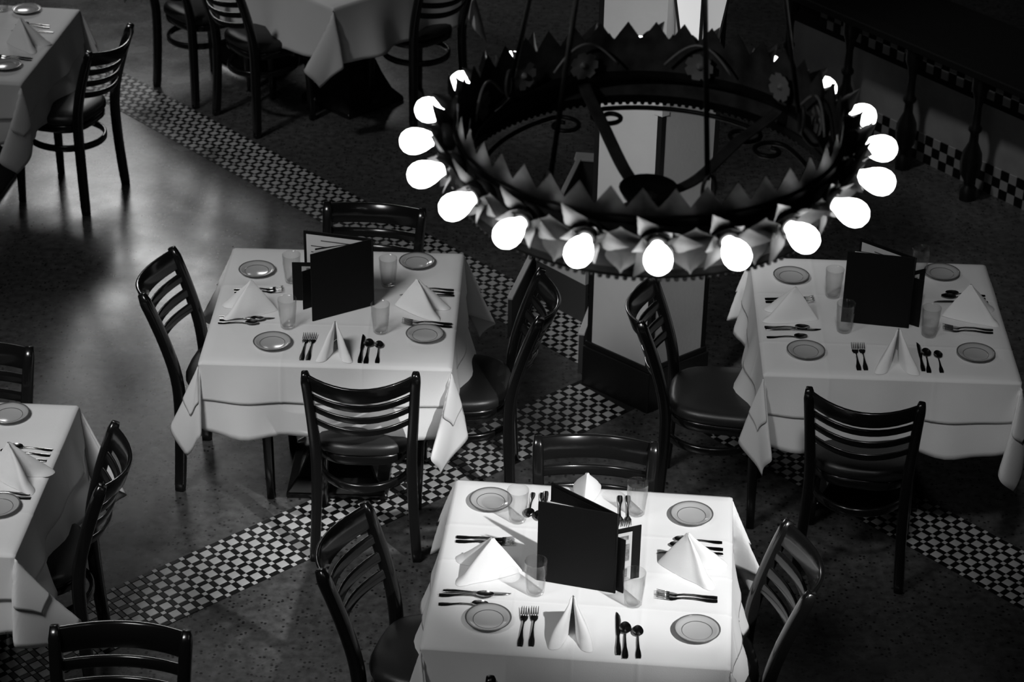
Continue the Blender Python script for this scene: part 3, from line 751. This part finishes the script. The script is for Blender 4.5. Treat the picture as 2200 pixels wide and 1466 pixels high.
def petal_mesh(L, W, curl, flare, m, cup=.35):
    rows = []
    N = 8
    for i in range(N+1):
        s = i/N; wd = W*(math.sin(PI*min(1, s*1.15+.12))**.8 if s < .6 else math.sin(PI*min(1, .6*1.15+.12))**.8*(1-((s-.6)/.4)**1.3)); wd = max(wd, .0006)
        ax = L*(s*math.cos(flare)-curl*s*s*.5); rd = .016+L*(s*math.sin(flare)+curl*s*s*.6)
        rows.append([(ax+cup*wd*abs(q)**1.6, rd, wd*q) for q in (-1, -.5, 0, .5, 1)])
    m_ = MB().grid(rows); m_.grid([[(x-.0012, y, z) for x, y, z in r_] for r_ in rows])
    return m_.mesh('petal', m, True)
pet_a = petal_mesh(.074, .023, .25, R(57), M['petal']); pet_b = petal_mesh(.060, .018, .1, R(36), M['petal'])
def leaf_mesh(mt):
    rows = []
    for i in range(10):
        s = i/9; wd = max(.0006, 0.056*math.sin(PI*(s*.86+.14))**.75*(1 if s < .45 else 1-((s-.45)/.55)**1.5))
        rows.append([(.004+.012*s*s+.018*s*s*s+.012*abs(q)**1.5*math.sin(PI*s), wd*q, .125*s-.02*s*s) for q in (-1, -.6, -.25, 0, .25, .6, 1)])
    m_ = MB().grid(rows); m_.grid([[(x-.0013, y, z) for x, y, z in r_] for r_ in rows])
    return m_.mesh('crown_leaf', mt, True)
leaf_me = leaf_mesh(M['tin']); low_me = leaf_mesh(M['petal'])
cup_me = MB().lathe([(.0001, -.03), (.018, -.03), (.030, -.016), (.034, -.004), (.031, -.004), (.022, -.022), (.0001, -.024)], 20).mesh('cup', M['tin'], True)
ph0 = -.00455
for k in range(20):
    al = ph0+k*2*PI/20-PI/2
    f = bpy.data.objects.new('flower_socket', sock_me); COL.objects.link(f); f.parent = ch
    # local frame: X outward, slightly drooping
    Mx = Matrix.Translation(((RB+.033)*math.cos(al), (RB+.033)*math.sin(al), -.004)) @ Matrix.Rotation(al, 4, 'Z') @ Matrix.Rotation(PI/2+R(8), 4, 'Y')
    f.matrix_local = Mx
    b = inst(bulb_me, 'bulb', f, (0, 0, .004)); b.scale = (.95, .95, .95)
    inst(cup_me, 'cup', f, (0, 0, 0))
    jr = random.Random(k)
    for q in range(6):
        # petals are modelled with X along the bulb axis; turn X to Z and spin about Z
        p = inst(pet_a if q % 2 == 0 else pet_b, 'petal', f); sp = PI/3*q+jr.uniform(-.12, .12)
        sc_ = jr.uniform(.88, 1.1)
        p.matrix_local = Matrix.Rotation(sp, 4, 'Z') @ Matrix.Translation((0, 0, -.012)) @ Matrix.Rotation(-PI/2, 4, 'Y') @ Matrix.Scale(sc_, 4)
    # bracket between band and flower
    MB().tube([((RB)*math.cos(al), RB*math.sin(al), -.004), ((RB+.02)*math.cos(al), (RB+.02)*math.sin(al), -.004)], .009, 8).obj('bulb_arm', M['iron'], ch, True)
    for a2, s_, tl in ((al+PI/20, 1.0, 14), (al, .72, 30)):
        lf = inst(leaf_me, 'crown_leaf', ch)
        lf.matrix_local = Matrix.Translation(((RB+.006)*math.cos(a2), (RB+.006)*math.sin(a2), -.052 if s_ == 1 else -.022)) @ Matrix.Rotation(a2, 4, 'Z') @ Matrix.Rotation(R(tl), 4, 'Y') @ Matrix.Scale(s_, 4)
    a2 = al+PI/20
    lf = inst(low_me, 'lower_leaf', ch)
    lf.matrix_local = Matrix.Translation(((RB+.006)*math.cos(a2), (RB+.006)*math.sin(a2), -.02)) @ Matrix.Rotation(a2, 4, 'Z') @ Matrix.Rotation(PI, 4, 'X') @ Matrix.Rotation(R(8), 4, 'Y') @ Matrix.Scale(.62, 4)
# iron scrolls and arms inside the ring
def L3(x, y, z): return Vector((x, y, z))-CC
def spiral(cx_, cy_, r0, r1, a0_, a1_, z, n=22):
    return [(cx_+(r0+(r1-r0)*i/n)*math.cos(a0_+(a1_-a0_)*i/n), cy_+(r0+(r1-r0)*i/n)*math.sin(a0_+(a1_-a0_)*i/n), z) for i in range(n+1)]
hub = Vector((0.004, -.02, -.125))
MB().lathe([(0.0001, -.03), (.03, -.024), (.055, -.004), (.066, .018), (.062, .02), (.045, .004), (.0001, -.006)], 24, Matrix.Translation(hub)).obj('hub_dish', M['iron'], ch, True)
for i, a in enumerate((110, 38, 218, 322)):
    a = R(a); e = Vector((math.cos(a), math.sin(a), 0)); rr = .385
    P = catmull([hub+Vector((0, 0, .0)), hub+e*.06+Vector((0, 0, -.012)), hub+e*.15+Vector((0, 0, -.004)), e*.27+Vector((0, 0, -.085)), e*rr+Vector((0, 0, -.045)), e*(RB-.008)+Vector((0, 0, .0))], 5)
    MB().tube(P, .006, 8, flat=(2.6, .5), up=(0, 0, 1)).obj('flat_bar_arm', M['petal'], ch)
for i in range(4):
    # C-scroll hugging the band between two arms, both ends curled inwards
    amid = R((74, 164, 270, 0)[i]); half = R((29, 40, 40, 28)[i])
    pts = []
    rr = RB-.048
    arc = [(rr*math.cos(amid-half+2*half*k/18), rr*math.sin(amid-half+2*half*k/18), -.100) for k in range(19)]
    def curl(end, sgn_):
        ex, ey, _ = end; an = math.atan2(ey, ex); r0 = .046
        cx2, cy2 = ex-r0*math.cos(an), ey-r0*math.sin(an)
        return spiral(cx2, cy2, r0, .014, an, an+sgn_*R(410), -.100, 26)
    pts = curl(arc[0], -1)[::-1]+arc[1:-1]+curl(arc[-1], 1)
    MB().tube(pts, .0058, 8, up=(0, 0, 1)).obj('iron_scroll', M['iron'], ch, True)
# upright scroll loops and rosettes on the inner face of the crown
ros = MB()
for j in range(7):
    c_, s_ = math.cos(2*PI*j/7), math.sin(2*PI*j/7)
    ros.grid([[(.004+.005*k*k/9, (.004+.010*k)*c_-w_*s_*(.3+.5*math.sin(PI*k/3.6)), (.004+.010*k)*s_+w_*c_*(.3+.5*math.sin(PI*k/3.6))) for w_ in (-.016, 0, .016)] for k in range(4)])
ros.lathe([(0.0001, .014), (.007, .010), (.010, 0)], 10, Matrix.Rotation(PI/2, 4, 'Y'))
ros_me = ros.mesh('rosette', M['brushed'], True)
for i, a in enumerate((110, 134, 158, 182, 70, 38, 14, -8)):
    a = R(a); rr = RB-.02
    o = inst(ros_me, 'rosette', ch); o.matrix_local = Matrix.Translation((rr*math.cos(a), rr*math.sin(a), .006+.012*(i % 2))) @ Matrix.Rotation(a+PI, 4, 'Z')
    if i % 2 == 0 or i == 4:
        P = []
        for k in range(15):
            t_ = k/14; aa = a-R(12)+R(24)*t_ if i < 4 else a+R(12)-R(24)*t_
            P.append(((rr-.012)*math.cos(aa), (rr-.012)*math.sin(aa), .005+.058*math.sin(PI*t_)))
        MB().tube(P, .0032, 6, up=(0, 0, 1)).obj('wire_loop', M['brushed'], ch, True)
# hanging rods
apex = Vector((0, 0, 1.85))
for i, p in enumerate((L3(-.015, 4.60, 2.87), L3(.07, 4.25, 2.80), L3(.41, 4.24, 2.80), L3(.63, 4.50, 2.84))):
    d_ = (apex-p).normalized()
    MB().tube([p+d_*.05, p+d_*.9, apex], .0062, 8).obj('hanging_rod', M['iron'], ch, True)
    # hook eye at the foot of the rod and the tie to the band
    e = Vector((p.x, p.y, 0)).normalized(); s = Vector((-e.y, e.x, 0))
    MB().tube([p+s*.016*math.cos(t_)+Vector((0, 0, .03+.032*math.sin(t_))) for t_ in [2*PI*j/16 for j in range(17)]], .0042, 6, cap=False).obj('hook_eye', M['tin'], ch, True)
    MB().tube(catmull([p+Vector((0, 0, .002)), (p+e*(RB-.01-Vector((p.x, p.y)).length)*.5)+Vector((0, 0, -.035)), e*(RB-.006)+Vector((0, 0, -.04))], 6), .005, 6).obj('tie_bar', M['iron'], ch, True)
MB().lathe([(0.0001, 1.83), (.03, 1.84), (.04, 1.86), (.03, 1.88), (.01, 1.9), (.0001, 1.9)], 16).obj('crown_boss', M['iron'], ch, True)
MB().tube([(0, 0, 1.88), (0, .0, 3.72)], .012, 8).obj('stem', M['iron'], ch)
bpy.context.view_layer.update()
